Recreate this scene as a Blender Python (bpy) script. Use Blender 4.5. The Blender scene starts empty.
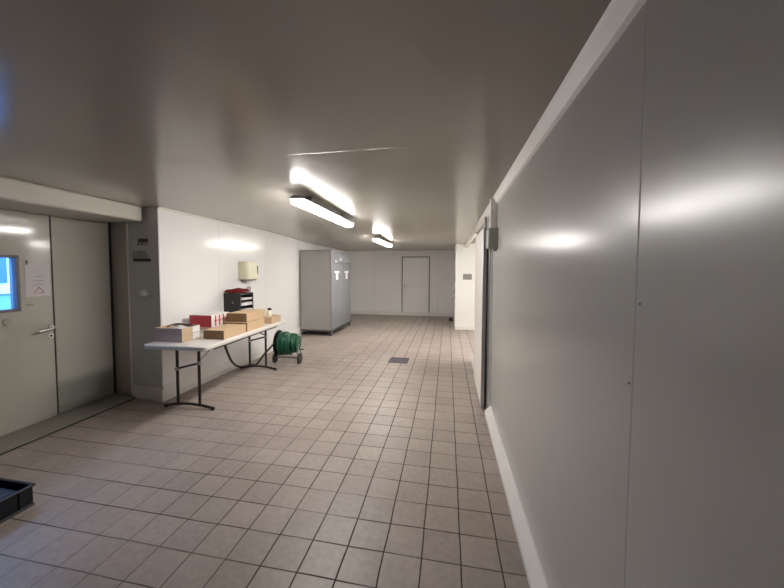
import bpy, bmesh, math, random
from mathutils import Vector, Matrix
random.seed(7)
scn = bpy.context.scene
C = scn.collection
PI = math.pi

# ------------------------------------------------------------------ materials
def nt(name):
    m = bpy.data.materials.new(name); m.use_nodes = True
    return m, m.node_tree, m.node_tree.nodes['Principled BSDF']

def mat(name, col, rough=.5, metal=0., spec=.5, var=.06, scale=6., bump=0., bscale=40., coat=0., rvar=0.):
    m, t, b = nt(name)
    N, L = t.nodes, t.links
    tc = N.new('ShaderNodeTexCoord')
    n = N.new('ShaderNodeTexNoise'); n.inputs['Scale'].default_value = scale; n.inputs['Detail'].default_value = 5
    L.new(tc.outputs['Object'], n.inputs['Vector'])
    mx = N.new('ShaderNodeMix'); mx.data_type = 'RGBA'
    mx.inputs[6].default_value = tuple(c*(1-var) for c in col)+(1,)
    mx.inputs[7].default_value = tuple(min(1, c*(1+var)) for c in col)+(1,)
    L.new(n.outputs['Fac'], mx.inputs[0]); L.new(mx.outputs[2], b.inputs['Base Color'])
    b.inputs['Roughness'].default_value = rough; b.inputs['Metallic'].default_value = metal
    b.inputs['Specular IOR Level'].default_value = spec
    if coat: b.inputs['Coat Weight'].default_value = coat; b.inputs['Coat Roughness'].default_value = .15
    if rvar:
        mr = N.new('ShaderNodeMapRange'); mr.inputs[3].default_value = rough-rvar; mr.inputs[4].default_value = rough+rvar
        L.new(n.outputs['Fac'], mr.inputs[0]); L.new(mr.outputs[0], b.inputs['Roughness'])
    if bump:
        n2 = N.new('ShaderNodeTexNoise'); n2.inputs['Scale'].default_value = bscale; n2.inputs['Detail'].default_value = 3
        L.new(tc.outputs['Object'], n2.inputs['Vector'])
        bp = N.new('ShaderNodeBump'); bp.inputs['Strength'].default_value = bump; bp.inputs['Distance'].default_value = .01
        L.new(n2.outputs['Fac'], bp.inputs['Height']); L.new(bp.outputs[0], b.inputs['Normal'])
    return m

def math_node(t, op, a, b=None, c=None):
    n = t.nodes.new('ShaderNodeMath'); n.operation = op
    for i, v in enumerate((a, b, c)):
        if v is None: continue
        if isinstance(v, (int, float)): n.inputs[i].default_value = v
        else: t.links.new(v, n.inputs[i])
    return n.outputs[0]

def panel_mat(name, col, rough, seam_axis, seams, seam_col, wave=.0006, var=.04, smear=0., spec=.5):
    """Painted sheet-metal sandwich panel: slight undulation, thin joint lines at world positions."""
    m, t, b = nt(name); N, L = t.nodes, t.links
    geo = N.new('ShaderNodeNewGeometry'); sep = N.new('ShaderNodeSeparateXYZ'); L.new(geo.outputs['Position'], sep.inputs[0])
    n = N.new('ShaderNodeTexNoise'); n.inputs['Scale'].default_value = 1.3; n.inputs['Detail'].default_value = 6
    n.inputs['Roughness'].default_value = .6
    L.new(geo.outputs['Position'], n.inputs['Vector'])
    mx = N.new('ShaderNodeMix'); mx.data_type = 'RGBA'
    mx.inputs[6].default_value = tuple(c*(1-var) for c in col)+(1,)
    mx.inputs[7].default_value = tuple(min(1, c*(1+var)) for c in col)+(1,)
    L.new(n.outputs['Fac'], mx.inputs[0])
    out = mx.outputs[2]; height = None
    ax = sep.outputs['XYZ'.index(seam_axis)]
    for s in seams:
        d = math_node(t, 'ABSOLUTE', math_node(t, 'SUBTRACT', ax, s))
        near = math_node(t, 'LESS_THAN', d, .0035)
        m2 = N.new('ShaderNodeMix'); m2.data_type = 'RGBA'
        L.new(math_node(t, 'MULTIPLY', near, .8), m2.inputs[0]); L.new(out, m2.inputs[6]); m2.inputs[7].default_value = tuple(seam_col)+(1,)
        out = m2.outputs[2]
        h = math_node(t, 'MINIMUM', math_node(t, 'MULTIPLY', d, 220.), 1.)
        height = h if height is None else math_node(t, 'MINIMUM', height, h)
    L.new(out, b.inputs['Base Color'])
    # cleaning smears alter the gloss a little
    n3 = N.new('ShaderNodeTexNoise'); n3.inputs['Scale'].default_value = 3.; n3.inputs['Detail'].default_value = 8
    mp = N.new('ShaderNodeMapping'); mp.inputs['Scale'].default_value = (1, 1, .35)
    L.new(geo.outputs['Position'], mp.inputs[0]); L.new(mp.outputs[0], n3.inputs['Vector'])
    mr = N.new('ShaderNodeMapRange'); mr.inputs[1].default_value = .1; mr.inputs[2].default_value = .9
    mr.inputs[3].default_value = rough-.02; mr.inputs[4].default_value = rough+.03
    L.new(n3.outputs['Fac'], mr.inputs[0]); L.new(mr.outputs[0], b.inputs['Roughness'])
    b.inputs['Specular IOR Level'].default_value = spec
    n2 = N.new('ShaderNodeTexNoise'); n2.inputs['Scale'].default_value = 2.2; n2.inputs['Detail'].default_value = 1
    L.new(geo.outputs['Position'], n2.inputs['Vector'])
    bp = N.new('ShaderNodeBump'); bp.inputs['Strength'].default_value = 1.; bp.inputs['Distance'].default_value = wave*6
    L.new(n2.outputs['Fac'], bp.inputs['Height'])
    nrm = bp.outputs[0]
    if height is not None:
        b2 = N.new('ShaderNodeBump'); b2.inputs['Strength'].default_value = .6; b2.inputs['Distance'].default_value = .002
        L.new(height, b2.inputs['Height']); L.new(nrm, b2.inputs['Normal']); nrm = b2.outputs[0]
    L.new(nrm, b.inputs['Normal'])
    return m

def floor_mat():
    m, t, b = nt('quarry_tiles'); N, L = t.nodes, t.links
    geo = N.new('ShaderNodeNewGeometry'); sep = N.new('ShaderNodeSeparateXYZ'); L.new(geo.outputs['Position'], sep.inputs[0])
    wob = N.new('ShaderNodeTexNoise'); wob.inputs['Scale'].default_value = 2.5; L.new(geo.outputs['Position'], wob.inputs['Vector'])
    w = math_node(t, 'MULTIPLY', math_node(t, 'SUBTRACT', wob.outputs['Fac'], .5), .012)
    u = math_node(t, 'MULTIPLY', math_node(t, 'ADD', math_node(t, 'SUBTRACT', sep.outputs[0], -.5268-40), w), 1/.20006)
    v = math_node(t, 'MULTIPLY', math_node(t, 'SUBTRACT', math_node(t, 'SUBTRACT', sep.outputs[1], 1.6253-40), w), 1/.20006)
    def edge(c):
        f = math_node(t, 'FRACT', c)
        return math_node(t, 'MULTIPLY', math_node(t, 'MINIMUM', f, math_node(t, 'SUBTRACT', 1., f)), .2)
    eu, ev = edge(u), edge(v)
    # per tile shade
    cmb = N.new('ShaderNodeCombineXYZ'); L.new(math_node(t, 'FLOOR', u), cmb.inputs[0]); L.new(math_node(t, 'FLOOR', v), cmb.inputs[1])
    wn = N.new('ShaderNodeTexWhiteNoise'); wn.noise_dimensions = '3D'; L.new(cmb.outputs[0], wn.inputs['Vector'])
    n1 = N.new('ShaderNodeTexNoise'); n1.inputs['Scale'].default_value = 1.1; n1.inputs['Detail'].default_value = 7; n1.inputs['Roughness'].default_value = .65
    L.new(geo.outputs['Position'], n1.inputs['Vector'])
    n2 = N.new('ShaderNodeTexNoise'); n2.inputs['Scale'].default_value = 28; n2.inputs['Detail'].default_value = 4
    L.new(geo.outputs['Position'], n2.inputs['Vector'])
    ramp = N.new('ShaderNodeValToRGB')
    ramp.color_ramp.elements[0].position = .25; ramp.color_ramp.elements[0].color = FLOOR_A+(1,)
    ramp.color_ramp.elements[1].position = .75; ramp.color_ramp.elements[1].color = FLOOR_B+(1,)
    s = math_node(t, 'ADD', math_node(t, 'MULTIPLY', n1.outputs['Fac'], .58),
                  math_node(t, 'ADD', math_node(t, 'MULTIPLY', wn.outputs['Value'], .10), math_node(t, 'MULTIPLY', n2.outputs['Fac'], .33)))
    L.new(s, ramp.inputs[0])
    # grout; dirt collects unevenly in the joints
    n4 = N.new('ShaderNodeTexNoise'); n4.inputs['Scale'].default_value = 1.7; n4.inputs['Detail'].default_value = 3
    mpo = N.new('ShaderNodeMapping'); mpo.inputs['Location'].default_value = (5, 9, 0)
    L.new(geo.outputs['Position'], mpo.inputs[0]); L.new(mpo.outputs[0], n4.inputs['Vector'])
    dirt = N.new('ShaderNodeMapRange'); dirt.inputs[1].default_value = .35; dirt.inputs[2].default_value = .55
    dirt.inputs[3].default_value = .5; dirt.inputs[4].default_value = 1.
    L.new(n4.outputs['Fac'], dirt.inputs[0])
    gu = N.new('ShaderNodeMapRange'); gu.inputs[1].default_value = .0026; gu.inputs[2].default_value = .0048; gu.inputs[3].default_value = 1; gu.inputs[4].default_value = 0
    gv = N.new('ShaderNodeMapRange'); gv.inputs[1].default_value = .0026; gv.inputs[2].default_value = .0048; gv.inputs[3].default_value = 1; gv.inputs[4].default_value = 0
    L.new(eu, gu.inputs[0]); L.new(ev, gv.inputs[0])
    wear = N.new('ShaderNodeMapRange'); wear.inputs[1].default_value = -2.6; wear.inputs[2].default_value = -.9
    wear.inputs[3].default_value = .18; wear.inputs[4].default_value = 1.
    L.new(math_node(t, 'ADD', sep.outputs[0], math_node(t, 'MULTIPLY', math_node(t, 'SUBTRACT', n4.outputs['Fac'], .5), 2.5)), wear.inputs[0])
    gfac = math_node(t, 'MAXIMUM', math_node(t, 'MULTIPLY', gu.outputs[0], wear.outputs[0]), math_node(t, 'MULTIPLY', gv.outputs[0], math_node(t, 'MULTIPLY', dirt.outputs[0], .95)))
    mx = N.new('ShaderNodeMix'); mx.data_type = 'RGBA'
    L.new(gfac, mx.inputs[0]); L.new(ramp.outputs[0], mx.inputs[6]); mx.inputs[7].default_value = (.035, .024, .018, 1)
    # small pale spots of dried paint
    vo = N.new('ShaderNodeTexVoronoi'); vo.inputs['Scale'].default_value = 2.2; L.new(geo.outputs['Position'], vo.inputs['Vector'])
    sp = math_node(t, 'LESS_THAN', vo.outputs['Distance'], .012)
    m3 = N.new('ShaderNodeMix'); m3.data_type = 'RGBA'; L.new(math_node(t, 'MULTIPLY', sp, .7), m3.inputs[0])
    L.new(mx.outputs[2], m3.inputs[6]); m3.inputs[7].default_value = (.6, .58, .55, 1)
    L.new(m3.outputs[2], b.inputs['Base Color'])
    rr = N.new('ShaderNodeMapRange'); rr.inputs[1].default_value = .3; rr.inputs[2].default_value = .7; rr.inputs[3].default_value = .36; rr.inputs[4].default_value = .52
    L.new(n1.outputs['Fac'], rr.inputs[0])
    L.new(math_node(t, 'MAXIMUM', rr.outputs[0], math_node(t, 'MULTIPLY', gfac, .8)), b.inputs['Roughness'])
    b.inputs['Specular IOR Level'].default_value = .45
    h = math_node(t, 'ADD', math_node(t, 'SUBTRACT', 1., gfac), math_node(t, 'MULTIPLY', n2.outputs['Fac'], .12))
    bp = N.new('ShaderNodeBump'); bp.inputs['Strength'].default_value = .5; bp.inputs['Distance'].default_value = .002
    L.new(h, bp.inputs['Height']); L.new(bp.outputs[0], b.inputs['Normal'])
    return m

def emis(name, col, strength):
    m, t, b = nt(name)
    b.inputs['Base Color'].default_value = (.8, .8, .8, 1)
    b.inputs['Emission Color'].default_value = col+(1,); b.inputs['Emission Strength'].default_value = strength
    return m

def glass_mat():
    m = bpy.data.materials.new('window_glass'); m.use_nodes = True; t = m.node_tree
    t.nodes.clear(); o = t.nodes.new('ShaderNodeOutputMaterial')
    tr = t.nodes.new('ShaderNodeBsdfTransparent'); gl = t.nodes.new('ShaderNodeBsdfGlossy'); gl.inputs['Roughness'].default_value = .02
    tr.inputs[0].default_value = (.93, .97, 1, 1)
    lw = t.nodes.new('ShaderNodeFresnel'); lw.inputs[0].default_value = 1.3
    mx = t.nodes.new('ShaderNodeMixShader'); t.links.new(lw.outputs[0], mx.inputs[0]); t.links.new(tr.outputs[0], mx.inputs[1]); t.links.new(gl.outputs[0], mx.inputs[2])
    t.links.new(mx.outputs[0], o.inputs[0]); return m

FLOOR_A = (.235, .192, .17); FLOOR_B = (.47, .402, .354)
WALLC = (.83, .825, .82)
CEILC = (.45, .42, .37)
LAMP = 18.5
WORLD = 3.6
EXPO = 1.88
M = {}
M['floor'] = floor_mat()
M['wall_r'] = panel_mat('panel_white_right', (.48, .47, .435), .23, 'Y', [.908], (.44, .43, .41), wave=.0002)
M['wall_l'] = panel_mat('panel_white_left', WALLC, .18, 'Y', [4.1, 5.3, 7.5, 9.2], (.68, .67, .66), wave=.00012)
M['wall_b'] = panel_mat('panel_white_back', (.78, .775, .75), .3, 'X', [-2.4, -.3], (.4, .39, .37), wave=.0003)
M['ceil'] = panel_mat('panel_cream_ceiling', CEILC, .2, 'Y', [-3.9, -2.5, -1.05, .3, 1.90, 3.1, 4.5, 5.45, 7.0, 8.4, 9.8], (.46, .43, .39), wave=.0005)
M['wall_f'] = mat('unseen_wall_dark', (.16, .155, .15), .7, bump=.3)  # unseen wall behind the camera, made dark so less light bounces nearby
M['door'] = panel_mat('door_cream', (.47, .455, .40), .09, 'Z', [], (.3, .3, .3), wave=.0001)
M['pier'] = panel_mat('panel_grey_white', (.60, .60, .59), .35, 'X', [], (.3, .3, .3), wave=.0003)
M['plinth'] = mat('plinth_white', (.74, .72, .69), .4, var=.05, scale=9)
M['trimw'] = mat('trim_offwhite', (.84, .81, .76), .4, var=.03)
M['housing'] = mat('housing_offwhite', (.62, .59, .53), .45, var=.04)
M['curb'] = mat('concrete_curb', (.26, .25, .215), .7, var=.18, scale=7, bump=.3)
M['dark'] = mat('dark_gap', (.012, .011, .01), .8)
M['rubber'] = mat('black_rubber', (.02, .019, .018), .6)
M['blackm'] = mat('black_metal', (.022, .016, .014), .38, spec=.5)
M['alu'] = mat('aluminium', (.42, .42, .43), .35, metal=.8, var=.05)
M['steel'] = mat('steel', (.6, .6, .6), .3, metal=1., var=.05)
M['galv'] = mat('galvanised', (.5, .5, .49), .4, metal=.9, var=.12, scale=18)
M['tabletop'] = mat('table_plastic', (.70, .67, .63), .45, var=.03, bump=.1, bscale=120)
M['card'] = mat('cardboard', (.58, .42, .265), .8, var=.07, scale=4, spec=.2)
M['card2'] = mat('cardboard_pale', (.56, .42, .28), .8, var=.06, scale=4, spec=.2)
M['cardin'] = mat('cardboard_end', (.27, .175, .105), .85, var=.1, scale=5, spec=.2)
M['cardg'] = mat('cardboard_greybrown', (.48, .395, .35), .85, var=.08, scale=5, spec=.2)
M['tape'] = mat('tape', (.45, .30, .16), .3, var=.04)
M['paper'] = mat('paper', (.78, .77, .76), .7, var=.02)
M['paperd'] = mat('paper_aged', (.62, .59, .60), .6, var=.04)
M['red'] = mat('red_print', (.52, .045, .065), .5, var=.08)
M['redc'] = mat('red_cloth', (.26, .012, .02), .75, var=.2, scale=25, bump=.6, bscale=60)
M['print'] = mat('grey_ink', (.25, .22, .22), .7)
M['navy'] = mat('navy_plastic', (.004, .005, .012), .35, var=.1)
M['navy2'] = mat('navy_bright', (.008, .011, .034), .45, var=.1)
M['blackp'] = mat('black_plastic', (.014, .015, .018), .35)
M['green'] = mat('hose_green', (.012, .10, .05), .4, var=.15, scale=30)
M['green2'] = mat('reel_green', (.012, .10, .045), .4)
M['cream'] = mat('dispenser_cream', (.78, .75, .58), .35, var=.03)
M['greyp'] = mat('grey_plastic', (.36, .37, .32), .5, var=.05)
M['cab'] = panel_mat('cabinet_grey', (.37, .365, .35), .3, 'Z', [], (.3, .3, .3), wave=.0002)
M['cabf'] = panel_mat('cabinet_front', (.24, .25, .265), .12, 'Z', [], (.3, .3, .3), wave=.0008)
M['caster'] = mat('caster_grey', (.06, .06, .06), .5)
M['lampbody'] = mat('lamp_housing', (.34, .33, .30), .45)
M['diff'] = emis('lamp_glow', (1., .96, .915), LAMP)
M['glass'] = glass_mat()
M['gasket'] = mat('window_gasket', (.16, .16, .19), .5)
M['facade'] = mat('render_pale', (.72, .78, .80), .8, var=.04)
M['facade2'] = mat('render_blue', (.22, .42, .62), .8, var=.06)
M['shutter'] = mat('shutter_blue', (.06, .16, .40), .6, var=.05)
M['asphalt'] = mat('asphalt', (.12, .12, .12), .9, var=.2)
M['frameg'] = mat('frame_grey', (.27, .265, .27), .5)
M['drainm'] = mat('drain_metal', (.16, .15, .17), .5, var=.3, scale=40)
M['hookm'] = mat('dark_bronze', (.09, .06, .045), .5)
M['stain'] = mat('smudge', (.05, .045, .04), .8)
M['greysq'] = mat('sign_grey', (.23, .23, .21), .6, var=.2, scale=30)

# ------------------------------------------------------------------ mesh helpers
def bx(bm, x0, x1, y0, y1, z0, z1, mtx=None):
    vs = [bm.verts.new((x, y, z)) for z in (z0, z1) for y in (y0, y1) for x in (x0, x1)]
    if mtx: [setattr(v, 'co', mtx @ v.co) for v in vs]
    for f in ((0, 2, 3, 1), (4, 5, 7, 6), (0, 1, 5, 4), (2, 6, 7, 3), (0, 4, 6, 2), (1, 3, 7, 5)):
        bm.faces.new([vs[i] for i in f])

def prism(bm, pts, ext):
    """pts: list of 3-D points (planar loop); ext: extrusion vector"""
    a = [bm.verts.new(p) for p in pts]; e = Vector(ext)
    b = [bm.verts.new(Vector(p)+e) for p in pts]; n = len(pts)
    bm.faces.new(a[::-1]); bm.faces.new(b)
    for i in range(n): bm.faces.new((a[i], a[(i+1) % n], b[(i+1) % n], b[i]))
    bmesh.ops.recalc_face_normals(bm, faces=bm.faces[:])

def hexa(bm, bot, top):
    a = [bm.verts.new(p) for p in bot]; b = [bm.verts.new(p) for p in top]; n = len(bot)
    bm.faces.new(a[::-1]); bm.faces.new(b)
    for i in range(n): bm.faces.new((a[i], a[(i+1) % n], b[(i+1) % n], b[i]))
    bmesh.ops.recalc_face_normals(bm, faces=bm.faces[:])

def cyl(bm, p0, p1, r, seg=16, r2=None):
    p0 = Vector(p0); p1 = Vector(p1); d = p1-p0; L = d.length
    q = Vector((0, 0, 1)).rotation_difference(d).to_matrix().to_4x4()
    bmesh.ops.create_cone(bm, cap_ends=True, segments=seg, radius1=r, radius2=r if r2 is None else r2, depth=L,
                          matrix=Matrix.Translation((p0+p1)/2) @ q)

def tube(bm, pts, r, seg=10, closed=False, smooth=0):
    P = [Vector(p) for p in pts]
    if smooth:
        out = []; n = len(P)
        for i in range(n-1 if not closed else n):
            p0 = P[i-1] if (i > 0 or closed) else P[0]; p1 = P[i]; p2 = P[(i+1) % n]; p3 = P[(i+2) % n] if (i+2 < n or closed) else P[-1]
            for k in range(smooth):
                s = k/smooth
                out.append(.5*((2*p1)+(p2-p0)*s+(2*p0-5*p1+4*p2-p3)*s*s+(3*p1-p0-3*p2+p3)*s**3))
        if not closed: out.append(P[-1])
        P = out
    n = len(P); rings = []; up = None
    for i in range(n):
        a = P[(i-1) % n] if (closed or i > 0) else P[i]; b = P[(i+1) % n] if (closed or i < n-1) else P[i]
        t = (b-a).normalized()
        if up is None:
            up = t.orthogonal().normalized()
        else:
            up = (up-t*up.dot(t)).normalized()
        s = t.cross(up)
        rings.append([bm.verts.new(P[i]+(up*math.cos(2*PI*k/seg)+s*math.sin(2*PI*k/seg))*r) for k in range(seg)])
    for i in range(n if closed else n-1):
        A, B = rings[i], rings[(i+1) % n]
        for k in range(seg): bm.faces.new((A[k], A[(k+1) % seg], B[(k+1) % seg], B[k]))
    if not closed: bm.faces.new(rings[0][::-1]); bm.faces.new(rings[-1])
    bmesh.ops.recalc_face_normals(bm, faces=bm.faces[:])

def obj(name, bm, m, parent=None, bevel=0., seg=2, smooth=False, label=None):
    me = bpy.data.meshes.new(name); bmesh.ops.recalc_face_normals(bm, faces=bm.faces[:]); bm.to_mesh(me); bm.free()
    for k in (m if isinstance(m, (list, tuple)) else [m]): me.materials.append(M[k] if isinstance(k, str) else k)
    o = bpy.data.objects.new(name, me); C.objects.link(o)
    if parent: o.parent = parent
    if bevel:
        b = o.modifiers.new('bevel', 'BEVEL'); b.width = bevel; b.segments = seg; b.limit_method = 'ANGLE'; b.angle_limit = .6
    if smooth or bevel:
        for p in me.polygons: p.use_smooth = True
        me.set_sharp_from_angle(angle=.7)
    if label: o['label'] = label
    return o

def box(name, dims, m, parent=None, bevel=0., **k):
    bm = bmesh.new(); bx(bm, *dims); return obj(name, bm, m, parent, bevel, **k)

def tag(o, label, cat, group=None):
    o['label'] = label; o['category'] = cat
    if group: o['group'] = group
    return o

def thing(name, label, cat, loc=(0, 0, 0), rotz=0., group=None):
    o = bpy.data.objects.new(name, None); C.objects.link(o); o.empty_display_size = .1
    o.location = loc; o.rotation_euler = (0, 0, rotz)
    return tag(o, label, cat, group)

def struct(o):
    o['kind'] = 'structure'; return o

def sempty(name, loc=(0, 0, 0), rotz=0.):
    o = bpy.data.objects.new(name, None); C.objects.link(o); o.location = loc; o.rotation_euler = (0, 0, rotz)
    return struct(o)

# ------------------------------------------------------------------ camera
f, yaw, pitch, roll = 325.7, math.radians(10.85), math.radians(2.66), math.radians(-.18)
cx, cyy, W, H = 384.9, 285.3, 784, 588
cy_, sy_, cp_, sp_, cr_, sr_ = math.cos(yaw), math.sin(yaw), math.cos(pitch), math.sin(pitch), math.cos(roll), math.sin(roll)
fw = Vector((-sy_*cp_, cy_*cp_, -sp_)); rt = Vector((cy_, sy_, 0)); dn = fw.cross(rt)
r2 = rt*cr_+dn*sr_; d2 = -rt*sr_+dn*cr_
cam = bpy.data.objects.new('camera', bpy.data.cameras.new('camera')); C.objects.link(cam)
mw = Matrix((r2, -d2, -fw)).transposed().to_4x4(); mw.translation = (0, 0, 1.5)
cam.matrix_world = mw
cam.data.sensor_fit = 'HORIZONTAL'; cam.data.sensor_width = 36; cam.data.lens = f/W*36
cam.data.shift_x = (W/2-cx)/W; cam.data.shift_y = (cyy-H/2)/W
cam.data.clip_start = .05
scn.camera = cam

# ------------------------------------------------------------------ room shell
def cz(y): return 2.215-.0072*(y-1)          # the ceiling falls very slightly towards the back
YB, YF = 10.7, -4.2
XR, XREC = .46, 1.9
def xl(y): return -3.18 if y < 5.3 else (-3.18-.103*(y-5.3) if y < 7.1 else -3.366-.02*(y-7.1))
YP = 3.12
def yp(x): return YP+(-3.18-x)*.12      # the pier face runs slightly askew
def xd(y): return -3.885-.033*(y-2.13)

struct(box('floor', (-4.15, XREC+.12, YF-.12, YB+.12, -.12, 0), 'floor'))
bm = bmesh.new()
hexa(bm, [(-4.15, YF-.12, cz(YF-.12)), (XREC+.12, YF-.12, cz(YF-.12)), (XREC+.12, YB+.12, cz(YB+.12)), (-4.15, YB+.12, cz(YB+.12))],
     [(-4.15, YF-.12, 2.4), (XREC+.12, YF-.12, 2.4), (XREC+.12, YB+.12, 2.4), (-4.15, YB+.12, 2.4)])
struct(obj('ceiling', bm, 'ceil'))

def wall(name, pts, m, z0=0., ztop=None):
    """plan outline (counter-clockwise), top follows the ceiling"""
    bm = bmesh.new()
    hexa(bm, [(x, y, z0) for x, y in pts], [(x, y, (ztop if ztop else cz(y))) for x, y in pts])
    return struct(obj(name, bm, m))

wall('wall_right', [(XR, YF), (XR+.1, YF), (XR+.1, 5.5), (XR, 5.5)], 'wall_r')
wall('wall_recess_near', [(XR+.1, 5.4), (XREC, 5.4), (XREC, 5.5), (XR+.1, 5.5)], 'wall_b')
wall('wall_recess_side', [(XREC, 5.4), (XREC+.12, 5.4), (XREC+.12, 8.5), (XREC, 8.5)], 'wall_b')
wall('wall_recess', [(.2, 8.4), (XREC, 8.4), (XREC, 8.5), (.2, 8.5)], 'wall_b')
wall('wall_return', [(.2, 8.5), (.3, 8.5), (.3, YB), (.2, YB)], 'wall_b')
wall('wall_back', [(-3.8, YB), (XREC, YB), (XREC, YB+.12), (-3.8, YB+.12)], 'wall_b')
wall('wall_left', [(xl(YP), YP+.012), (xl(5.3), 5.3), (xl(7.1), 7.1), (xl(YB), YB), (xl(YB)-.4, YB), (xl(YP)-.4, YP+.012+.4*.12)], 'wall_l')
wall('wall_pier', [(-4.05, yp(-4.05)), (xl(YP), YP), (xl(YP), YP+.012), (-4.05, yp(-4.05)+.012)], 'pier')
wall('wall_front', [(-4.1, YF-.12), (XR+.1, YF-.12), (XR+.1, YF), (-4.1, YF)], 'wall_f')

# alcove wall on the far left: solid above and in front of the doors
def slab_left(name, y0, y1, z0, z1, m='door', thick=.08, off=0.):
    bm = bmesh.new()
    P = [(xd(y0)+off, y0), (xd(y1)+off, y1), (xd(y1)+off-thick, y1), (xd(y0)+off-thick, y0)]
    zt = [(cz(y) if z1 is None else z1) for x, y in P]
    hexa(bm, [(x, y, z0) for x, y in P], [(x, y, z) for (x, y), z in zip(P, zt)])
    return bm
struct(obj('wall_alcove_upper', slab_left('', YF, 3.20, 2.075, None), 'pier'))
struct(obj('wall_alcove', slab_left('', YF, .72, 0, 2.07), 'pier'))

# ceiling / wall cove trims on the right, slanting face
def cove(name, y0, y1):
    bm = bmesh.new()
    def ring(y): z = cz(y); return [(XR, y, z), (XR-.042, y, z), (XR-.034, y, z-.012), (XR-.012, y, z-.058), (XR, y, z-.07)]
    hexa(bm, ring(y0), ring(y1)); return struct(obj(name, bm, 'trimw'))
cove('trim_1', YF, 3.28)
cove('trim_2', 3.36, 5.5)
bm = bmesh.new(); hexa(bm, [(.43, 5.5, cz(5.5)-.09), (.47, 5.5, cz(5.5)-.09), (.47, 8.39, cz(8.4)-.09), (.43, 8.39, cz(8.4)-.09)],
                       [(.43, 5.5, cz(5.5)), (.47, 5.5, cz(5.5)), (.47, 8.39, cz(8.4)), (.43, 8.39, cz(8.4))]); struct(obj('trim_3', bm, 'trimw'))
struct(box('trim_4', (.2, XREC, 8.37, 8.4, cz(8.4)-.07, cz(8.4)), 'trimw'))
# left wall small cove
bm = bmesh.new()
hexa(bm, [(xl(YP), YP, cz(YP)-.025), (xl(YP)+.025, YP, cz(YP)), (xl(YP), YP, cz(YP))],
     [(xl(4.0), 4.0, cz(4.)-.025), (xl(4.0)+.025, 4.0, cz(4.)), (xl(4.0), 4.0, cz(4.))]); struct(obj('trim_5', bm, 'trimw'))
bm = bmesh.new()
for a, b in ((4.0, 5.3), (5.3, 7.1), (7.1, YB)):
    hexa(bm, [(xl(a), a, cz(a)-.014), (xl(a)+.014, a, cz(a)), (xl(a), a, cz(a))], [(xl(b), b, cz(b)-.014), (xl(b)+.014, b, cz(b)), (xl(b), b, cz(b))])
struct(obj('trim_6', bm, 'trimw'))

# plinths
def plinth_y(name, y0, y1, x, t, h, sgn, flat=.008, xf=None, m='plinth'):
    xf = xf or (lambda y: x); bm = bmesh.new()
    ys = [y0, y1] if xf is not xl else [y0, 5.3, 7.1, y1]
    for a, b in zip(ys[:-1], ys[1:]):
        def ring(y): X = xf(y); return [(X, y, 0), (X+sgn*t, y, 0), (X+sgn*t, y, h*.35), (X+sgn*flat, y, h), (X, y, h)]
        hexa(bm, ring(a), ring(b))
    bmesh.ops.remove_doubles(bm, verts=bm.verts[:], dist=1e-5)
    return struct(obj(name, bm, m))
plinth_y('baseboard_right', YF, 3.48, XR, .06, .095, -1, m='plinth')
plinth_y('baseboard_right_far', 4.62, 5.52, XR, .06, .095, -1)
plinth_y('baseboard_left', YP, YB, 0, .04, .165, 1, xf=xl)
struct(box('baseboard_back', (-3.4, .2, YB-.035, YB, 0, .12), 'plinth', bevel=.01))
struct(box('baseboard_recess', (.2, XREC, 8.36, 8.4, 0, .11), 'plinth', bevel=.01))
bm = bmesh.new(); P = [(-3.62, yp(-3.62)-.04), (-3.14, YP-.045), (-3.14, YP), (-3.18, YP), (-3.62, yp(-3.62))]
hexa(bm, [(x, y, 0) for x, y in P], [(x, y, .14) for x, y in P]); struct(obj('baseboard_pier', bm, 'plinth', bevel=.006))

# ------------------------------------------------------------------ far left: cold-room doors, curb and track housing
bm = bmesh.new(); P = [(-4.0, YF), (-3.40, YF), (-3.556, YP+.04), (-4.0, yp(-4.))]
hexa(bm, [(x, y, 0) for x, y in P], [(x, y, .012) for x, y in P]); struct(obj('threshold_slab', bm, 'curb'))
bm = bmesh.new(); P = [(-3.398, YF), (-3.388, YF), (-3.540, 3.105), (-3.553, 3.105)]
hexa(bm, [(x, y, .0005) for x, y in P], [(x, y, .006) for x, y in P]); struct(obj('trim_7', bm, 'dark'))
# track housing above the doors
bm = bmesh.new()
P = [(-3.96, YF), (-3.24, YF), (-3.355, 3.10), (-3.96, 3.10)]
hexa(bm, [(x, y, 2.045 if y < 0 else 2.035) for x, y in P], [(x, y, cz(y)) for x, y in P])
struct(obj('trim_8', bm, 'housing', bevel=.02))
# jamb beside the doors
bm = bmesh.new(); P = [(-3.93, yp(-3.93)-.012), (-3.65, yp(-3.65)-.012), (-3.65, yp(-3.65)), (-3.93, yp(-3.93))]
hexa(bm, [(x, y, .012) for x, y in P], [(x, y, 2.034) for x, y in P]); struct(obj('trim_9', bm, 'door', bevel=.003))
bm = bmesh.new(); bx(bm, -3.655, -3.648, yp(-3.65)-.018, yp(-3.65), .012, 2.03); struct(obj('trim_10', bm, 'trimw'))

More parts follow.
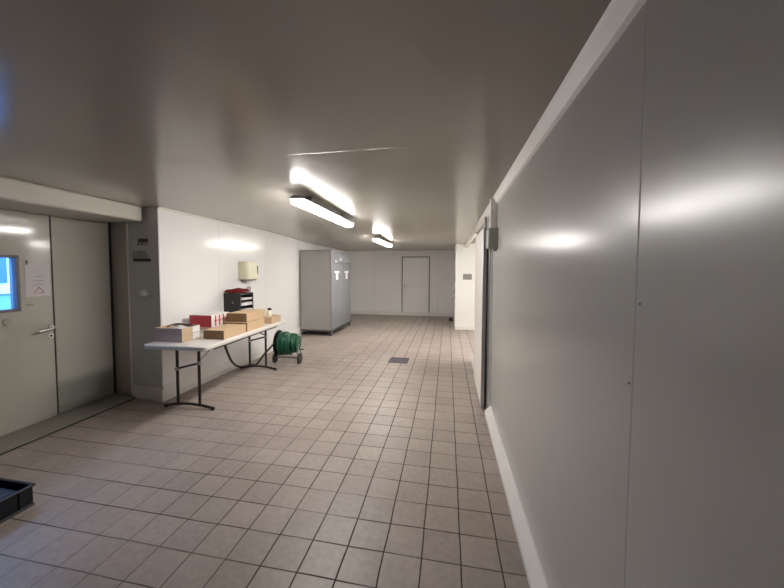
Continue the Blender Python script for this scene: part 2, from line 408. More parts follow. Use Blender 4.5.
TH = math.atan(.033)   # alcove wall is slightly out of square
def door_leaf(idx, y0, y1, window):
    root = sempty('door_%d' % idx, (xd(y0), y0, .0125), TH)
    w = (y1-y0)/math.cos(TH)
    bm = bmesh.new(); zt = 2.046
    if window:
        a, b, c, d = window      # local y range and z range of the opening
        bx(bm, -.07, 0, 0, a, 0, zt); bx(bm, -.07, 0, b, w, 0, zt); bx(bm, -.07, 0, a, b, 0, c); bx(bm, -.07, 0, a, b, d, zt)
        obj('door_leaf', bm, 'door', root)
        bm = bmesh.new(); t = .022
        bx(bm, -.075, .008, a-.004, a+t, c-.004, d+.004); bx(bm, -.075, .008, b-t, b+.004, c-.004, d+.004)
        bx(bm, -.075, .008, a, b, c-.004, c+t); bx(bm, -.075, .008, a, b, d-t, d+.004)
        obj('window_frame', bm, 'gasket', root, bevel=.003)
        box('window_pane', (-.04, -.034, a+t, b-t, c+t, d-t), 'glass', root)
    else:
        bx(bm, -.07, 0, 0, w, 0, zt); obj('door_leaf', bm, 'door', root, bevel=.003)
    return root, w
d1, w1 = door_leaf(1, 1.62, 2.578, (.14, .70, 1.10, 1.61))
# handle set
bm = bmesh.new(); cyl(bm, (0, .935, .905), (.012, .935, .905), .026, 20); obj('handle_rose', bm, 'steel', d1, smooth=True)
bm = bmesh.new(); tube(bm, [(.005, .935, .905), (.05, .935, .905), (.058, .92, .904), (.058, .80, .886)], .0095, 10, smooth=4); obj('door_handle', bm, 'steel', d1, smooth=True)
bm = bmesh.new(); cyl(bm, (0, .93, .82), (.007, .93, .82), .024, 20); e = obj('lock_escutcheon', bm, 'trimw', d1, smooth=True)
bm = bmesh.new(); cyl(bm, (.0075, .93, .82), (.009, .93, .82), .011, 14); obj('keyhole', bm, 'dark', e)
bm = bmesh.new(); cyl(bm, (0, .60, 1.01), (.01, .60, 1.01), .032, 22); obj('door_plug', bm, 'greyp', d1, smooth=True)
box('door_label', (0, .002, .74, .80, 1.142, 1.153), 'print', d1)
box('door_clip', (0, .012, .757, .768, 1.53, 1.57), 'frameg', d1)
d2, w2 = door_leaf(2, 2.594, 3.172, None)
bm = bmesh.new(); bx(bm, 0, .003, .01, w2-.008, 0, .345); obj('kick_plate', bm, 'greyp', d2, label='grey kick plate across the foot of the panel')
d3, w3 = door_leaf(3, .74, 1.604, (.12, .70, 1.09, 1.615))
# black rubber gaskets between leaves
for i, (y, h) in enumerate(((2.586, 2.03), (3.178, 2.03), (1.612, 2.03), (.73, 2.03))):
    bm = bmesh.new(); bx(bm, xd(y)-.07, xd(y)-.004 if i != 1 else xd(y)+.004, y-.007, y+.007 if i != 1 else y+.026, .0125, h+.044); struct(obj('trim_%d' % (11+i), bm, 'rubber'))
bm = bmesh.new(); P = [(xd(.72)-.06, .72), (xd(.72)-.002, .72), (xd(3.17)-.002, 3.17), (xd(3.17)-.06, 3.17)]
hexa(bm, [(x, y, 2.061) for x, y in P], [(x, y, 2.0745) for x, y in P]); struct(obj('trim_15', bm, 'rubber'))

# notice on the door
n = thing('paper_notice', 'pale paper notice with a red warning triangle taped to the cream door', 'notice', (xd(2.47)+.001, 2.47, 1.37), TH)
box('sheet', (0, .0015, -.105, .095, -.135, .185), 'paperd', n)
bm = bmesh.new(); tr = [(.002, -.045, -.105), (.002, .035, -.105), (.002, -.005, -.045)]
tube(bm, [(.003, -.04, -.10), (.003, .04, -.10), (.003, 0, -.045)], .004, 4, closed=True); obj('warning_triangle', bm, 'red', n)
bm = bmesh.new()
for z, a, b in ((.06, -.03, .03), (.02, -.05, .04), (-.02, -.05, .05)): bx(bm, .0015, .0022, a, b, z-.004, z)
obj('text_lines', bm, 'print', n)

# ------------------------------------------------------------------ pier face: hooks and soap dish
t = thing('wall_hook_rail', 'dark brown hook strip on the shaded grey pier face, above the clip rail', 'hook', (-3.39, yp(-3.39)+.006, 1.83))
box('rail', (-.085, .085, -.012, 0, -.018, .022), 'hookm', t, .004)
for k in (-.05, 0, .05):
    bm = bmesh.new(); tube(bm, [(k, -.012, -.01), (k, -.03, -.03), (k, -.035, -.05), (k, -.05, -.045)], .006, 8, smooth=3)
    obj('hook', bm, 'hookm', t, smooth=True)
t = thing('clip_rail', 'crumpled sheet held on a dark clip rail on the shaded grey pier', 'rail', (-3.41, yp(-3.41)+.008, 1.64))
box('rail', (-.125, .11, -.03, 0, -.05, -.018), 'blackp', t, .004)
bm = bmesh.new()
for i in range(6):
    for j in range(3):
        x0 = -.14+.045*i; z0 = -.018+.03*j
        bm.faces.new([bm.verts.new((x0+a*.045, -.012-.012*math.sin((i+a)*1.7+(j+c))*(1), z0+c*.03)) for a, c in ((0, 0), (1, 0), (1, 1), (0, 1))])
bmesh.ops.remove_doubles(bm, verts=bm.verts[:], dist=1e-4)
bmesh.ops.solidify(bm, geom=bm.faces[:], thickness=.002)
obj('sheet', bm, 'greyp', t)
t = thing('soap_dispenser', 'small rounded grey soap dispenser on the shaded grey pier face', 'soap dispenser', (-3.41, yp(-3.41)+.006, 1.22))
bm = bmesh.new(); bmesh.ops.create_uvsphere(bm, u_segments=20, v_segments=12, radius=1); bmesh.ops.scale(bm, vec=(.085, .07, .055), verts=bm.verts[:])
for v in bm.verts: v.co.y = min(v.co.y, .002)
obj('cover', bm, 'pier', t, smooth=True)
bm = bmesh.new(); bx(bm, .02, .085, -.045, 0, -.02, .035); obj('lever', bm, 'greyp', t, .01)

# ------------------------------------------------------------------ left wall: papers, towel dispenser, document trays
def on_left(y, z, off=0.):   # location and rotation on the table wall
    s = 0.
    return (xl(y)-.002+off, y, z), math.atan(s)
loc, rz = on_left(3.45, 1.54)
n = thing('wall_notice', 'faint white notice sheet on the white wall over the folding table', 'notice', loc, rz)
box('sheet', (0, .001, -.08, .09, -.15, .15), 'paper', n)
bm = bmesh.new(); bx(bm, .001, .0018, -.03, .06, .125, .14); bx(bm, .001, .0018, -.05, .0, .135, .142); obj('heading', bm, 'print', n)
box('note_patch', (.001, .0015, -.03, .05, .0, .11), mat('lilac_print', (.66, .64, .70), .6), n)
for a, b, c in ((.062, -.075, .012), (.045, -.11, .010), (-.01, -.095, .005)):
    bm = bmesh.new(); cyl(bm, (.0008, a, b), (.0016, a, b), c, 12); obj('ink_stamp', bm, 'print', n)

loc, rz = on_left(4.53, 1.328)
t = thing('towel_dispenser', 'rounded cream paper towel dispenser mounted on the white left wall', 'towel dispenser', loc, rz)
bm = bmesh.new()
prof = []
for i in range(9):
    a = PI/2*i/8; prof.append((.09+.075*math.sin(a), .06-.06*math.cos(a)))
prof = [(0, 0)]+prof+[(.165, .30), (.14, .325), (0, .325)]
hexa(bm, [(x, y, .02) for x, y in prof], [(x*.93, y*.98+.003, .30) for x, y in prof])
obj('cover', bm, 'cream', t, .012, smooth=True)
box('chrome_base', (.02, .125, .03, .29, .0, .022), 'frameg', t, .004)
box('paper_tongue', (.06, .10, .08, .22, -.015, .004), 'paperd', t)
box('viewing_slot', (.150, .163, .262, .284, .10, .235), 'blackp', t, .003)

loc, rz = on_left(4.18, .885)
t = thing('document_trays', 'black three-tier document tray fixed on the left wall holding papers', 'document tray', loc, rz)
bm = bmesh.new(); bx(bm, 0, .27, 0, .012, 0, .27); bx(bm, 0, .27, .31, .322, 0, .27); bx(bm, 0, .012, .012, .31, 0, .27)
for k in range(4): bx(bm, .012, .27, .012, .31, .0+.082*k, .008+.082*k)
obj('tray_frame', bm, 'blackp', t, .002)
bm = bmesh.new(); cyl(bm, (.15, -.003, .14), (.15, 0, .14), .008, 12); obj('screw_head', bm, 'steel', t)
tag_papers = []
for k in range(3):
    for q in range(2 if k != 1 else 3):
        o = box('paper_stack', (.03, .262+.012*((k+q) % 2), .03, .295, .009+.082*k+q*.014, .021+.082*k+q*.014), 'paper', None)
        o.location = loc; o.rotation_euler = (0, 0, rz)
        tag(o, 'white papers lying in the black wall document trays', 'papers', 'paper stacks in the wall trays')
bm = bmesh.new()
nx, ny = 14, 16; g = [[None]*ny for _ in range(nx)]
for i in range(nx):
    for j in range(ny):
        u, v = i/(nx-1), max(0., min(1., j/(ny-1)))
        g[i][j] = bm.verts.new((.01+.27*u, -.01+.26*v, (.258)+.055*max(0, math.sin(PI*u))**.3*max(0, math.sin(PI*v))**.3+.005*math.sin(u*11+v*5)+.005*math.sin(v*13-u*3)))
for i in range(nx-1):
    for j in range(ny-1): bm.faces.new((g[i][j], g[i+1][j], g[i+1][j+1], g[i][j+1]))
bmesh.ops.solidify(bm, geom=bm.faces[:], thickness=.012)
o = obj('red_cloth', bm, 'redc', None, smooth=True); o.location = (loc[0]+.004, loc[1], loc[2]+.028); o.rotation_euler = (0, 0, rz)
tag(o, 'dark red cloth heaped on top of the black wall trays', 'cloth')
bm = bmesh.new()
for k in range(4):
    z = .290+.012*k; tube(bm, [(.08+.03*k, .29, z), (.16, .33, z+.03), (.24, .33-.01*k, z+.02), (.26, .285, z)], .006, 6, smooth=5)
o = obj('crumpled_wrap', bm, 'paper', None, smooth=True); o.location = (loc[0], loc[1], loc[2]+.005); o.rotation_euler = (0, 0, rz)
tag(o, 'white crumpled strips beside the red cloth on the trays', 'paper strips')

# ------------------------------------------------------------------ folding table
TR = math.radians(2.4)
tab = thing('folding_table', 'long white plastic folding table with black folding legs along the left wall', 'table', (-2.757, 3.70, 0), TR)
bm = bmesh.new(); bx(bm, -.362, .362, -.9, .9, .682, .725)
bmesh.ops.bevel(bm, geom=[e for e in bm.edges if abs((e.verts[0].co-e.verts[1].co).z) > .01], offset=.05, segments=6, affect='EDGES', profile=.5)
obj('tabletop', bm, 'tabletop', tab, .010, seg=3)
box('side_rail', (-.32, -.295, -.7, .7, .655, .682), 'blackm', tab, .003)
box('side_rail', (.295, .32, -.7, .7, .655, .682), 'blackm', tab, .003)
for sgn in (-1, 1):
    y = sgn*.70
    for sx in (-.13, .13):
        bm = bmesh.new(); cyl(bm, (sx, y, .03), (sx, y, .66), .015, 14); obj('leg', bm, 'blackm', tab, smooth=True)
    bm = bmesh.new(); tube(bm, [(-.295, y, .0165), (-.24, y, .026), (-.14, y, .042), (0, y, .05), (.14, y, .042), (.24, y, .026), (.295, y, .0165)], .0155, 10, smooth=3)
    obj('foot_bar', bm, 'blackm', tab, smooth=True)
    for sx in (-.28, .28):
        bm = bmesh.new(); cyl(bm, (sx, y, 0), (sx, y, .02), .019, 12); obj('foot_pad', bm, 'rubber', tab)
    bm = bmesh.new(); cyl(bm, (-.13, y, .43), (.13, y, .50), .011, 12); obj('cross_bar', bm, 'blackm', tab, smooth=True)
    for sx in (-.13, .13):
        for zz in (.66, .43 if sx < 0 else .50):
            bm = bmesh.new(); cyl(bm, (sx, y-.018, zz), (sx, y+.018, zz), .021, 12); obj('leg_bracket', bm, 'galv' if zz < .6 else 'blackm', tab)
    bm = bmesh.new(); tube(bm, [(.13, y, .52), (.13, y-sgn*.03, .535), (.13, y-sgn*.34, .668)], .009, 8); obj('brace', bm, 'galv' if sgn < 0 else 'blackm', tab, smooth=True)

# ------------------------------------------------------------------ boxes on the table
ZT = .7252
def carton(name, label, x0, x1, y0, y1, z0, h, side='card', end='cardin', rot=TR, flap=True, group=None):
    t = thing(name, label, 'box', ((x0+x1)/2, (y0+y1)/2, z0), rot, group)
    w, d = (x1-x0)/2, (y1-y0)/2
    bm = bmesh.new(); bx(bm, -w, w, -d, d, 0, h)
    o = obj('carton_body', bm, [side, end], t, .003)
    for p in o.data.polygons:
        if p.normal.y < -.9: p.material_index = 1
    if flap:
        bm = bmesh.new(); bx(bm, -w+.004, w-.004, -d-.003, -d, .006, h-.004); obj('end_flap', bm, end, t, .001)
        bm = bmesh.new(); bx(bm, -w, w, -.0015, .0015, h, h+.0015); bx(bm, w, w+.0015, -d, d, h*.86, h*.88); obj('lid_edge', bm, 'tape', t)
    return t
# open grey-brown tray boxes at the near end
for k in range(2):
    t = thing('tray_box', ['grey-brown shallow carton tray on the near table end, under another', 'open grey-brown carton tray stacked on top at the near table end'][k], 'box', (-2.93, 3.085, ZT+.0745*k), TR, None)
    w, d, h, th = .17, .135, .073, .004
    bm = bmesh.new(); bx(bm, -w, w, -d, d, 0, th); bx(bm, -w, w, -d, -d+th, th, h); bx(bm, -w, w, d-th, d, th, h); bx(bm, -w, -w+th, -d+th, d-th, th, h); bx(bm, w-th, w, -d+th, d-th, th, h)
    o = obj('carton_body', bm, ['card2', 'cardg'], t)
    for p in o.data.polygons:
        if p.normal.y < -.9: p.material_index = 1
    box('side_label', (w, w+.0012, .02, d-.01, .004, h-.002), 'paper', t)
bm = bmesh.new()
bmesh.ops.create_icosphere(bm, subdivisions=3, radius=1)
for v in bm.verts:
    c = v.co; r = 1+.12*math.sin(7*c.x+3*c.y)+.1*math.sin(9*c.y+5*c.z)
    v.co = Vector((c.x*.09*r, c.y*.08*r, max(c.z, -.6)*.035*r))
o = obj('crumpled_paper', bm, 'paperd', None, smooth=True); o.location = (-2.90, 3.07, ZT+.1115+.01)
tag(o, 'crumpled off-white paper inside the open grey-brown tray', 'paper')
bm = bmesh.new(); tube(bm, [(-3.0, 3.02, .872), (-2.98, 3.06, .893), (-2.93, 3.10, .898), (-2.86, 3.14, .886), (-2.82, 3.17, .876)], .007, 8, smooth=5)
tag(obj('strap', bm, 'blackp', None, smooth=True), 'black strap lying across the open tray box', 'strap')

# red and white box
t = thing('red_white_box', 'white carton with a red printed end and red stripes behind the trays', 'box', (-2.955, 3.62, ZT), TR)
w, d, h = .15, .17, .222
box('carton_body', (-w, w, -d, d, 0, h), 'paper', t, .003)
box('red_print', (-w+.004, w-.004, -d-.0015, -d, h*.34, h-.006), 'red', t, label='solid red printed panel')
box('pale_print', (-w+.004, w-.004, -d-.0012, -d, h*.2, h*.33), mat('pink_print', (.6, .4, .36), .6), t)
for k in range(4):
    y = -d+.06+.075*k
    bm = bmesh.new(); bx(bm, w, w+.0015, y, y+.022, h*.36, h-.01); bx(bm, w, w+.0016, y-.014, y+.036, h*.62, h*.70); obj('red_stripe', bm, 'red', t)
carton('carton', 'long flat tan carton with brown end at the table front', -2.68, -2.43, 3.17, 3.60, ZT, .10)
carton('carton', 'tan carton supporting another, just beyond the long flat carton', -2.775, -2.455, 3.635, 4.05, ZT, .112)
carton('carton', 'tan carton stacked on another in the middle of the table', -2.76, -2.49, 3.68, 4.14, ZT+.1145, .108)
carton('carton', 'smallest tan carton near the far table end, under a bottle', -2.605, -2.47, 4.25, 4.53, ZT, .095, 'card2', 'card')
t = thing('spray_bottle', 'cream bottle with a dark cap standing on the smallest carton', 'bottle', (-2.565, 4.36, ZT+.0955))
bm = bmesh.new()
def lathe(bm, prof, seg=18):
    rings = [[bm.verts.new((r*math.cos(2*PI*k/seg), r*math.sin(2*PI*k/seg), z)) for k in range(seg)] for r, z in prof]
    for A, B in zip(rings, rings[1:]):
        for k in range(seg): bm.faces.new((A[k], A[(k+1) % seg], B[(k+1) % seg], B[k]))
    bm.faces.new(rings[0][::-1]); bm.faces.new(rings[-1])
lathe(bm, [(.038, 0), (.041, .01), (.040, .04), (.03, .065), (.016, .08), (.015, .09)]); obj('bottle_body', bm, 'cream', t, smooth=True)
bm = bmesh.new(); bx(bm, -.022, .032, -.016, .016, .088, .118); obj('cap', bm, 'blackp', t, .006)
bm = bmesh.new(); tube(bm, [(-2.57, 4.50, .735), (-2.62, 4.56, .733), (-2.75, 4.54, .733), (-2.80, 4.45, .733), (-2.72, 4.38, .733)], .005, 6, smooth=6)
tag(obj('wire', bm, 'blackp', None, smooth=True), 'thin dark wire loop at the far end of the table', 'wire')

# ------------------------------------------------------------------ hose reel with cart
t = thing('hose_reel', 'green garden hose wound on a wheeled steel reel cart past the table', 'hose reel', (-2.515, 4.86, 0), math.radians(4))
AX = .315
for sx in (-.205, .205):
    bm = bmesh.new(); cyl(bm, (sx-.012, -.07, .085), (sx+.012, -.07, .085), .085, 28); o = obj('wheel', bm, 'rubber', t, .006)
    bm = bmesh.new(); cyl(bm, (sx-.016, -.07, .085), (sx+.016, -.07, .085), .03, 18); obj('wheel_hub', bm, 'caster', o)
bm = bmesh.new(); cyl(bm, (-.205, -.07, .085), (.205, -.07, .085), .008, 10); cyl(bm, (-.16, .15, .03), (.16, .15, .03), .01, 10)
cyl(bm, (-.16, -.07, .10), (.16, -.07, .10), .010, 10)
for sx in (-.165, .165):
    tube(bm, [(sx, -.07, .10), (sx, 0, AX), (sx, .15, .03)], .012, 8)
    tube(bm, [(sx, -.07, .10), (sx, .15, .03)], .008, 8)
obj('frame', bm, 'steel', t, smooth=True)
for sx, rr in ((-.176, .205), (.158, .12)):
    bm = bmesh.new(); cyl(bm, (sx-.006, 0, AX), (sx+.006, 0, AX), rr, 32)
    obj('flange', bm, 'blackp' if sx < 0 else 'green2', t, .003, label='black round side plate' if sx < 0 else 'green round side plate')
bm = bmesh.new(); cyl(bm, (-.16, 0, AX), (.15, 0, AX), .07, 24); obj('drum', bm, 'green2', t, smooth=True)
bm = bmesh.new()
hr = .0115
def helix(r, x0, x1, turns, seed):
    rnd = random.Random(seed); n = int(turns*22); out = []
    for i in range(n+1):
        a = 2*PI*i/22; out.append((x0+(x1-x0)*i/n+.006*math.sin(a*.7+seed), (r+.009*math.sin(a*1.3+seed*2)+rnd.uniform(-.002, .002))*math.cos(a), AX+(r+.006*math.sin(a*1.1+seed))*math.sin(a)-(.012 if x1 < 0 else 0)))
    return out
for lay, (r, a, b, tn) in enumerate(((.10, -.14, .135, 12), (.122, .135, -.14, 11), (.144, -.14, .13, 10), (.164, .06, -.14, 8), (.180, -.14, -.02, 5))):
    tube(bm, helix(r, a, b, tn, lay), hr, 7)
obj('hose', bm, 'green', t, smooth=True)
bm = bmesh.new(); tube(bm, [(.165, 0, AX), (.19, 0, AX), (.195, -.02, AX-.03), (.195, -.05, AX-.08), (.20, -.055, AX-.085), (.27, -.055, AX-.085)], .009, 8); obj('crank', bm, 'green2', t, smooth=True)

# black hose hanging under the table
bm = bmesh.new()
tube(bm, [(-2.60, 3.40, .667), (-2.64, 3.50, .53), (-2.84, 3.86, .28), (-3.00, 4.2, .10), (-3.01, 4.38, .03), (-3.0, 4.52, .016), (-2.93, 4.60, .017), (-2.89, 4.72, .13), (-2.81, 4.80, .24), (-2.76, 4.84, .30), (-2.715, 4.86, .31)], .0145, 8, smooth=8)
tag(obj('feed_hose', bm, 'rubber', None, smooth=True), 'black rubber hose looping to the floor under the far table end', 'hose')

# ------------------------------------------------------------------ grey cabinet on casters
t = thing('rolling_cabinet', 'tall grey metal cabinet on a castered base in the far left corner', 'cabinet', (-2.955, 7.0, 0), 0)
x0, x1, y1 = -.375, .385, 1.50
bm = bmesh.new(); bx(bm, x0-.0, x1+.03, -.03, y1+.03, .095, .125); obj('base_platform', bm, 'caster', t, .006)
for a, b in ((x0+.06, .02), (x1-.02, .02), (x0+.06, y1-.06), (x1-.02, y1-.06)):
    bm = bmesh.new(); cyl(bm, (a-.016, b, .046), (a+.016, b, .046), .046, 20); o = obj('caster', bm, 'caster', t, .004)
    bm = bmesh.new(); bx(bm, a-.024, a-.018, b-.02, b+.02, .035, .094); bx(bm, a+.018, a+.024, b-.02, b+.02, .035, .094); bx(bm, a-.024, a+.024, b-.03, b+.03, .0925, .0945); obj('caster_fork', bm, 'steel', o)
box('cabinet_body', (x0, x1-.03, 0, y1, .126, 1.925), 'cab', t, .004)
box('top_edge', (x0-.004, x1-.004, -.006, y1+.004, 1.925, 1.957), 'frameg', t, .003)
box('corner_post', (x1-.029, x1-.002, -.005, .012, .126, 1.925), 'frameg', t, .002)
box('corner_post', (x0-.003, x0+.012, -.005, .006, .126, 1.925), 'frameg', t, .002)
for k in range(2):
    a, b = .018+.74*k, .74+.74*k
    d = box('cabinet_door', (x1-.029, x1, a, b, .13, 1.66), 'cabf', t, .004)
    bm = bmesh.new(); c = (a+b)/2; bx(bm, x1, x1+.003, c-.17, c+.17, 1.425, 1.475); bx(bm, x1, x1+.003, c-.075, c+.075, 1.27, 1.425); obj('painted_reflection', bm, 'paper', d, label='painted white T-shaped light reflection on the glossy door')  # reflected light on the glossy front, laid on as a flat white T
box('upper_panel', (x1-.029, x1-.004, .018, 1.48, 1.672, 1.92), 'cabf', t, .004)
bm = bmesh.new(); cyl(bm, (x1-.004, .30, 1.70), (x1+.004, .30, 1.70), .03, 14); obj('painted_glint_round', bm, 'paper', t)  # reflected light spot, built as a white disc
bm = bmesh.new(); bx(bm, x1-.004, x1+.003, .62, .70, 1.73, 1.80); obj('painted_glint_square', bm, 'paper', t)  # second reflected spot, built as a small white square

# ------------------------------------------------------------------ ceiling lamps
def copy_tree(o, parent=None):
    c = o.copy(); C.objects.link(c); c.parent = parent
    for ch in list(o.children): copy_tree(ch, c)
    return c
def rounded(bm, w, l, z0, z1, r, tw=1.):
    """long box along y with rounded plan corners, bottom narrower"""
    def loop(z, s, ins=0.):
        out = []
        for cxx, cyv, a0 in ((w/2-r, l/2-r, 0), (-w/2+r, l/2-r, 90), (-w/2+r, -l/2+r, 180), (w/2-r, -l/2+r, 270)):
            for k in range(7):
                a = math.radians(a0+15*k); out.append(bm.verts.new(((cxx+r*math.cos(a))*s, cyv+(r-ins)*math.sin(a), z)))
        return out
    return loop
def loft(bm, loops):
    for A, B in zip(loops, loops[1:]):
        n = len(A)
        for k in range(n): bm.faces.new((A[k], A[(k+1) % n], B[(k+1) % n], B[k]))
    bm.faces.new(loops[0][::-1]); bm.faces.new(loops[-1])
LZ = 2.08; LL = 1.58
lamp = thing('ceiling_light', 'nearer and larger of the two lit white batten lights on the ceiling', 'ceiling light', (-1.31, 3.48, LZ), math.radians(0), 'batten lights on the ceiling')
bm = bmesh.new(); L_ = rounded(bm, .13, LL, 0, 0, .035)
loft(bm, [L_(0, .62, .012), L_(.005, .78, .006), L_(.016, .92), L_(.042, .97)]); obj('diffuser', bm, 'diff', lamp, smooth=True)
bm = bmesh.new(); L_ = rounded(bm, .138, LL+.02, 0, 0, .035)
loft(bm, [L_(.0425, 1.), L_(.058, 1.), L_(.064, .84), L_(.070, .8)]); obj('housing', bm, 'lampbody', lamp, smooth=True)
for k in (-.6, 0, .6):
    for s in (-1, 1):
        box('clip', (s*.0685-.003, s*.0685+.003, k-.018, k+.018, .030, .058), 'steel', lamp, .001)
l2 = copy_tree(lamp); l2.location = (-1.375, 7.0, LZ-.02); l2['label'] = 'farther and smaller of the two lit white batten lights'
l3_fill = copy_tree(lamp); l3_fill.location = (1.40, 6.25, LZ-.02); l3_fill['label'] = 'added unseen batten light in the side recess, brightening the far room'  # extra batten out of view, added to brighten recess and far room
# mounting feet reach the ceiling
for par in (lamp, l2, l3_fill):
    lx, ly, lz = par.location
    for k in (-.5, .5):
        box('mounting_foot', (-.03, .03, k-.03, k+.03, .0695, cz(ly+k)-lz-.0005), 'lampbody', par)

# ------------------------------------------------------------------ right wall door leaf, post, junction box
d4 = sempty('door_4', (.37, 3.60, 0))
box('door_leaf', (0, .036, .012, .95, .018, 1.955), 'trimw', d4, .006)
box('edge_profile', (-.001, .037, -.006, .012, .016, 1.957), 'alu', d4, .004, label='brushed aluminium edge of the white door')
box('door_seal', (.036, .05, .03, .92, .02, 1.94), 'rubber', d4)
struct(box('trim_16', (.423, .46, 3.52, 3.57, 0, 2.1), 'alu', bevel=.003))
struct(box('trim_17', (.44, .46, 3.50, 3.521, 0, 1.74), 'plinth'))
bm = bmesh.new(); hexa(bm, [(.40, 3.28, 1.90), (.46, 3.28, 1.90), (.46, 3.36, 1.90), (.40, 3.36, 1.90)], [(.40, 3.28, cz(3.28)-.002), (.46, 3.28, cz(3.28)-.002), (.46, 3.36, cz(3.36)-.002), (.40, 3.36, cz(3.36)-.002)])
struct(obj('trim_18', bm, 'trimw', bevel=.003))
bm = bmesh.new(); bx(bm, .398, .46, 3.275, 3.278, 2.12, 2.15)
t = thing('junction_box', 'grey-green plastic electrical box on the post beside the white door', 'junction box', (.46, 3.30, 1.70))
box('housing', (-.085, .002, -.10, .07, .01, .20), 'greyp', t, .008)
box('lid', (-.088, -.084, -.09, .06, .02, .19), 'greyp', t, .002)
for a, b in ((-.05, .02), (-.02, -.03)):
    bm = bmesh.new(); cyl(bm, (a, b, -.016), (a, b, .012), .013, 12); obj('cable_gland', bm, 'greyp', t, smooth=True)
t = thing('track_bracket', 'small grey metal bracket above the sliding white door', 'bracket', (.40, 3.62, 1.955))
box('plate', (-.02, .0, -.03, .05, .0, .11), 'alu', t, .003)
bm = bmesh.new(); cyl(bm, (-.026, .01, .06), (-.018, .01, .06), .012, 12); obj('bolt', bm, 'steel', t)

# ------------------------------------------------------------------ back wall door
d5 = sempty('door_5', (-1.02, YB, 0))
box('door_leaf', (-.427, .427, -.022, -.004, .015, 1.915), 'wall_b', d5, .004)
bm = bmesh.new()
bx(bm, -.462, -.43, -.03, 0, 0, 1.95); bx(bm, .43, .462, -.03, 0, 0, 1.95); bx(bm, -.43, .43, -.03, 0, 1.918, 1.95)
obj('door_frame', bm, 'frameg', d5, .003)
bm = bmesh.new(); bx(bm, -.39, -.35, -.03, -.02, .88, 1.08); tube(bm, [(-.37, -.02, .99), (-.37, -.07, .99), (-.22, -.07, .99)], .013, 8); obj('door_handle', bm, 'steel', d5, smooth=True)
box('switch_plate', (-.05, .03, YB-.012, YB, 1.22, 1.32), 'plinth', None, .003)
o = bpy.data.objects['switch_plate']; tag(o, 'small pale switch plate on the back wall near the corner', 'switch')
o = box('wall_sign', (.385, .60, 8.385, 8.4, 1.27, 1.41), 'greysq', None, .004); tag(o, 'small dark grey plate on the white wall beside the recess', 'sign')
for i, (z, h) in enumerate(((1.46, .10), (1.24, .06), (.93, .10), (.80, .05))):
    o = box('hinge', (.16, .203, 8.42, 8.46, z-h/2, z+h/2), 'frameg', None, .002)
    tag(o, ['topmost', 'second from top', 'third from top', 'lowest'][i]+' small dark hinge on the white corner by the back wall', 'hinge', 'hinges on the white corner')
bm = bmesh.new(); bx(bm, .06, .17, 9.75, 9.85, 0, .09)
tag(obj('door_stop', bm, 'rubber', None, .02), 'small black block on the floor by the back corner', 'door stop')

# ------------------------------------------------------------------ floor drain
t = thing('floor_drain', 'square grey metal drain grate set in the tiled floor', 'drain', (-.775, 5.31, 0))
bm = bmesh.new(); s = .16
bx(bm, -s, s, -s, -s+.02, .0005, .006); bx(bm, -s, s, s-.02, s, .0005, .006); bx(bm, -s, -s+.02, -s+.02, s-.02, .0005, .006); bx(bm, s-.02, s, -s+.02, s-.02, .0005, .006)
obj('drain_rim', bm, 'caster', t)
bm = bmesh.new(); bx(bm, -s+.02, s-.02, -s+.02, s-.02, .0004, .001); obj('drain_pit', bm, 'dark', t)
bm = bmesh.new()
for k in range(9): bx(bm, -s+.02, s-.02, -.128+.03*k, -.128+.03*k+.013, .001, .005)
obj('grate', bm, 'drainm', t)

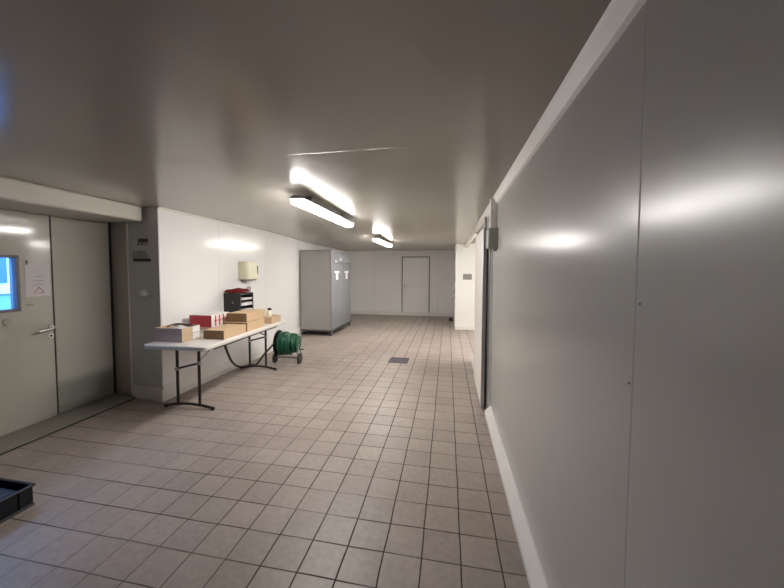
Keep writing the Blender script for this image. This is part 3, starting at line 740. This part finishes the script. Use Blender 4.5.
# ------------------------------------------------------------------ dark crate in the lower left
t = thing('plastic_crate', 'dark navy plastic crate on the tiled floor in the lower left', 'crate', (-2.785, 1.22, 0))
w, d, h = .205, .335, .132
bm = bmesh.new(); bx(bm, -w-.015, w+.015, -d-.0, d, 0, .014); obj('base_flange', bm, 'navy', t, .004)
bm = bmesh.new()
th = .008
for a in ((-w, w, -d, -d+th), (-w, w, d-th, d), (-w, -w+th, -d+th, d-th), (w-th, w, -d+th, d-th)): bx(bm, *a, .014, h)
bx(bm, -w+th, w-th, -d+th, d-th, .014, .022)
obj('crate_body', bm, 'navy', t)
for k in range(7):
    y = -d+.06+.09*k; box('side_rib', (w, w+.008, y, y+.008, .014, h-.02), 'navy', t)
bm = bmesh.new()
for a in ((-w-.012, w+.012, -d-.012, -d+th), (-w-.012, w+.012, d-th, d+.012), (-w-.012, -w+th, -d+th, d-th), (w-th, w+.012, -d+th, d-th)): bx(bm, *a, h-.012, h)
obj('crate_rim', bm, 'navy', t, .003)
o = box('folded_liner', (-2.785-w+.02, -2.785+w-.04, 1.22+.06, 1.22+d-.03, .0235, .112), 'navy2', None, .02)
tag(o, 'folded dark blue cover lying inside the navy crate', 'cover')

# small scuff marks on the right wall
for i, (y, z, r) in enumerate(((.925, 1.213, .0035), (.89, 1.42, .003))):
    bm = bmesh.new(); cyl(bm, (XR-.0008, y, z), (XR+.001, y, z), r, 10); o = struct(obj('trim_%d' % (19+i), bm, 'stain'))

# ------------------------------------------------------------------ outside the door window
struct(box('ground_outside', (-16, -4.2, -12, 14, -.2, -.1), 'asphalt'))
b = thing('building', 'pale building with a dark blue shutter seen through the door window', 'building', (-7.5, 3.5, -.1))
box('wall', (-.5, 0, -7, 7, 0, 3.4), 'facade', b)
box('lower_wall', (0, .02, -7, 7, 0, 1.175), 'facade2', b)
box('ledge', (0, .06, -7, 7, 1.175, 1.30), 'paper', b)
for k in range(-2, 3):
    box('shutter', (0, .03, 1.9*k, .80+1.9*k, 1.36, 2.2), 'shutter', b)

# ------------------------------------------------------------------ daylight + colour management
w = bpy.data.worlds.new('sky'); scn.world = w; w.use_nodes = True
bg = w.node_tree.nodes['Background']; bg.inputs[0].default_value = (.22, .47, 1., 1); bg.inputs[1].default_value = WORLD
scn.view_settings.view_transform = 'Standard'; scn.view_settings.look = 'None'
scn.view_settings.gamma = 1; scn.view_settings.use_curve_mapping = False; scn.view_settings.exposure = EXPO
scn.cycles.max_bounces = 12; scn.cycles.diffuse_bounces = 8; scn.cycles.sample_clamp_indirect = 4
